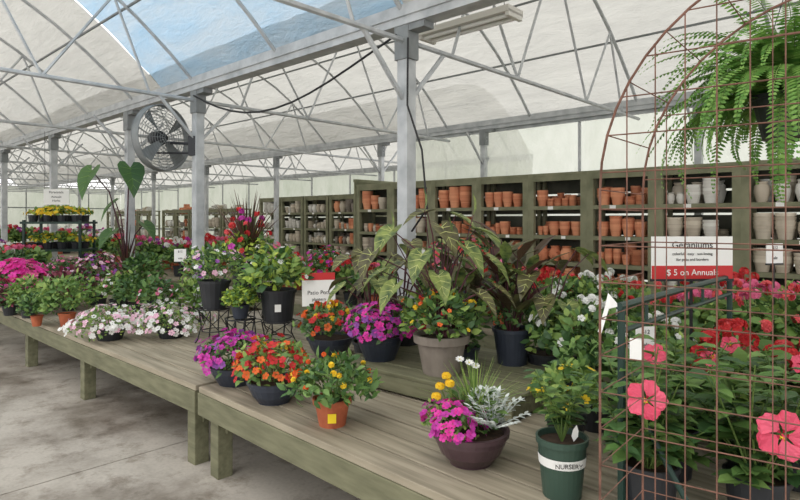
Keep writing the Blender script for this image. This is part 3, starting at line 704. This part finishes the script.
# trellis
mb=MB(); uA=Vector((.819,-.574,0)); o0=Vector((.4655,1.35,0)); dp=Vector((.2,.24,0)); Wd=.97; Rr=.485; ZS=1.67
def arch(s): return ZS+math.sqrt(max(Rr*Rr-(s-Rr)**2,0))
def hoop(off,r):
    pts=[o0+off+Vector((0,0,.005)),o0+off+Vector((0,0,ZS))]
    for i in range(1,24):
        t=math.pi*i/24; s=Rr-Rr*math.cos(t); pts.append(o0+off+uA*s+Vector((0,0,ZS+Rr*math.sin(t))))
    pts+= [o0+off+uA*Wd+Vector((0,0,ZS)),o0+off+uA*Wd+Vector((0,0,.005))]
    mb.tube(pts,r,RUST,6)
hoop(Vector((0,0,0)),.003); hoop(dp,.003)
for off,k in((Vector((0,0,0)),0),(dp,1)):
    s=.06
    while s<Wd-.02:
        mb.tube([o0+off+uA*s+Vector((0,0,.3)),o0+off+uA*s+Vector((0,0,arch(s)))],.0016,RUST,4); s+=.06 if k==0 else .12
    z=.35
    while z<ZS+Rr-.02:
        h=0 if z<=ZS else Rr-math.sqrt(max(Rr*Rr-(z-ZS)**2,0)); mb.tube([o0+off+uA*h+Vector((0,0,z)),o0+off+uA*(Wd-h)+Vector((0,0,z))],.0016,RUST,4); z+=.085 if k==0 else .17
z=.35
while z<ZS: 
    mb.tube([o0+Vector((0,0,z)),o0+dp+Vector((0,0,z))],.0016,RUST,4); z+=.085
for i in range(0,25,2):
    t=math.pi*i/24; s=Rr-Rr*math.cos(t); q=o0+uA*s+Vector((0,0,ZS+Rr*math.sin(t))); mb.tube([q,q+dp],.0016,RUST,4)
obj('wire_arch_trellis',mb)
# fern
def p_fern(m):
    m.pot((0,0,0),.13,.095,.15,BLACKP,'nur')
    for i in range(230):
        t=i*2.39996; el=R.uniform(-.1,1.4); L_=R.uniform(.32,.6); K=17; p=Vector((math.cos(t)*.06,math.sin(t)*.06,.14)); hx=Vector((math.cos(t),math.sin(t),0)); pts=[p]
        an=el+.4; kk=1.5+1.4*R.random()
        for k in range(K):
            an-=kk/K; p=p+(hx*math.cos(an)+Z*math.sin(an))*(L_/K); pts.append(p)
        m.tube(pts[::3],.0014,STEM,3)
        sd=hx.cross(Z)
        for k in range(2,K+1):
            s=k/K; l=.037*math.sin(math.pi*(.12+.86*s)**.8)+.005; d=(pts[k]-pts[k-1]).normalized(); nn=sd.cross(d)
            if nn.z<0: nn=-nn
            for sg in(-1,1):
                m.leaf(pts[k],(sd*sg+d*.3-Z*.15).normalized(),nn,l,.011,LF,curl=.15); m.leaf((pts[k]+pts[k-1])/2,(sd*sg+d*.3-Z*.1).normalized(),nn,l,.011,LF,curl=.15)
    for i in range(3):
        t=i*2.094; m.tube([(math.cos(t)*.13,math.sin(t)*.13,.15),(0,0,.6)],.002,WIRE,4)
    m.tube([(0,0,.6),(0,0,1.41)],.002,WIRE,4); m.tube([(0,0,1.41),(.02,0,1.45),(0,0,1.48)],.003,WIRE,4)
pl('hanging_fern',p_fern,(1.36,2.0,1.88),rz=.4)
mb=MB(); bb=Vector((1.36,2.0,0)).dot(B); mb.tube([(-3.5,bb,3.36),(4.1,bb,3.36)],.018,STEEL,8)
for a in(-3.5,.3,4.1): mb.tube([(a,bb,3.36),(a,bb,3.2)],.012,STEEL,6)
obj('hanging_rail',mb,rz=YAW)

# ---------------- distance left
KD=['lilac','pink','red','green','green','white','pink']
for k in range(26):
    a=-15.2+R.random()*4.8; b=2+R.random()*1.1; place(R.choice(KD),a,b,.55,1.3)
for k in range(34):
    a=-15.2+R.random()*5.8; b=4.8+R.random()*1.2; place(R.choice(KD),a,b,.6,1.3)
for k in range(30):
    a=-23.7+R.random()*6.4; b=R.choice([2.4+R.random()*1.1,5.4+R.random()*1.4]); place(R.choice(KD),a,b,.6,1.6)
mb=MB()
c=Vector((-6.3,10.75,0))
for x in(-.48,.48):
    for y in(-.3,.3): mb.box((x,y,.8),(.04,.04,1.6),GFRAME)
for z in(.5,1.05,1.55): mb.box((0,0,z),(1.05,.7,.04),GFRAME)
for z in(.5,1.05,1.55):
    for i in range(4):
        for j in (-.18,.15): mb.pot((-.38+i*.25,j,z+.02),.09,.07,.12,BLACKP,'nur',10)
    mound(mb,(0,0,z+.16),.52,.12,380,.08,.05,[LG,LL],150 if z>1.2 else 50,.04,(FY,),zmin=0,ry=.32,core=False)
obj('marigold_display_rack',mb,c,.1)
sign('hanging_store_sign',(-6.25,10.55,1.88),.1,.44,.28,'Perennials',[('Annuals',.5,.2,INK),('Herbs',.25,.2,INK)],redfrac=0)
mb=MB(); mb.tube([(-6.45,10.53,2.15),(-6.45,10.53,3.21)],.004,WIRE,4); mb.tube([(-6.05,10.57,2.15),(-6.05,10.57,3.21)],.004,WIRE,4); obj('sign_chain',mb)

# ---------------- light, world, camera
w=bpy.data.worlds.new('sky'); bpy.context.scene.world=w; w.use_nodes=True
bg=w.node_tree.nodes['Background']; bg.inputs[0].default_value=(1,.99,.985,1); bg.inputs[1].default_value=1.62
s=bpy.data.lights.new('sun','SUN'); s.energy=.8; s.angle=math.radians(50); s.color=(1,.97,.92); so=bpy.data.objects.new('sun',s); bpy.context.scene.collection.objects.link(so); so.rotation_euler=(math.radians(32),math.radians(-14),0)
cd=bpy.data.cameras.new('camera'); co=bpy.data.objects.new('camera',cd); bpy.context.scene.collection.objects.link(co)
co.location=(0,0,1.6); co.rotation_euler=(math.pi/2,0,0); cd.sensor_width=36; cd.lens=580/800*36; cd.shift_y=-30/800; cd.clip_start=.05; cd.clip_end=200
bpy.context.scene.camera=co
bpy.context.scene.view_settings.view_transform='Standard'
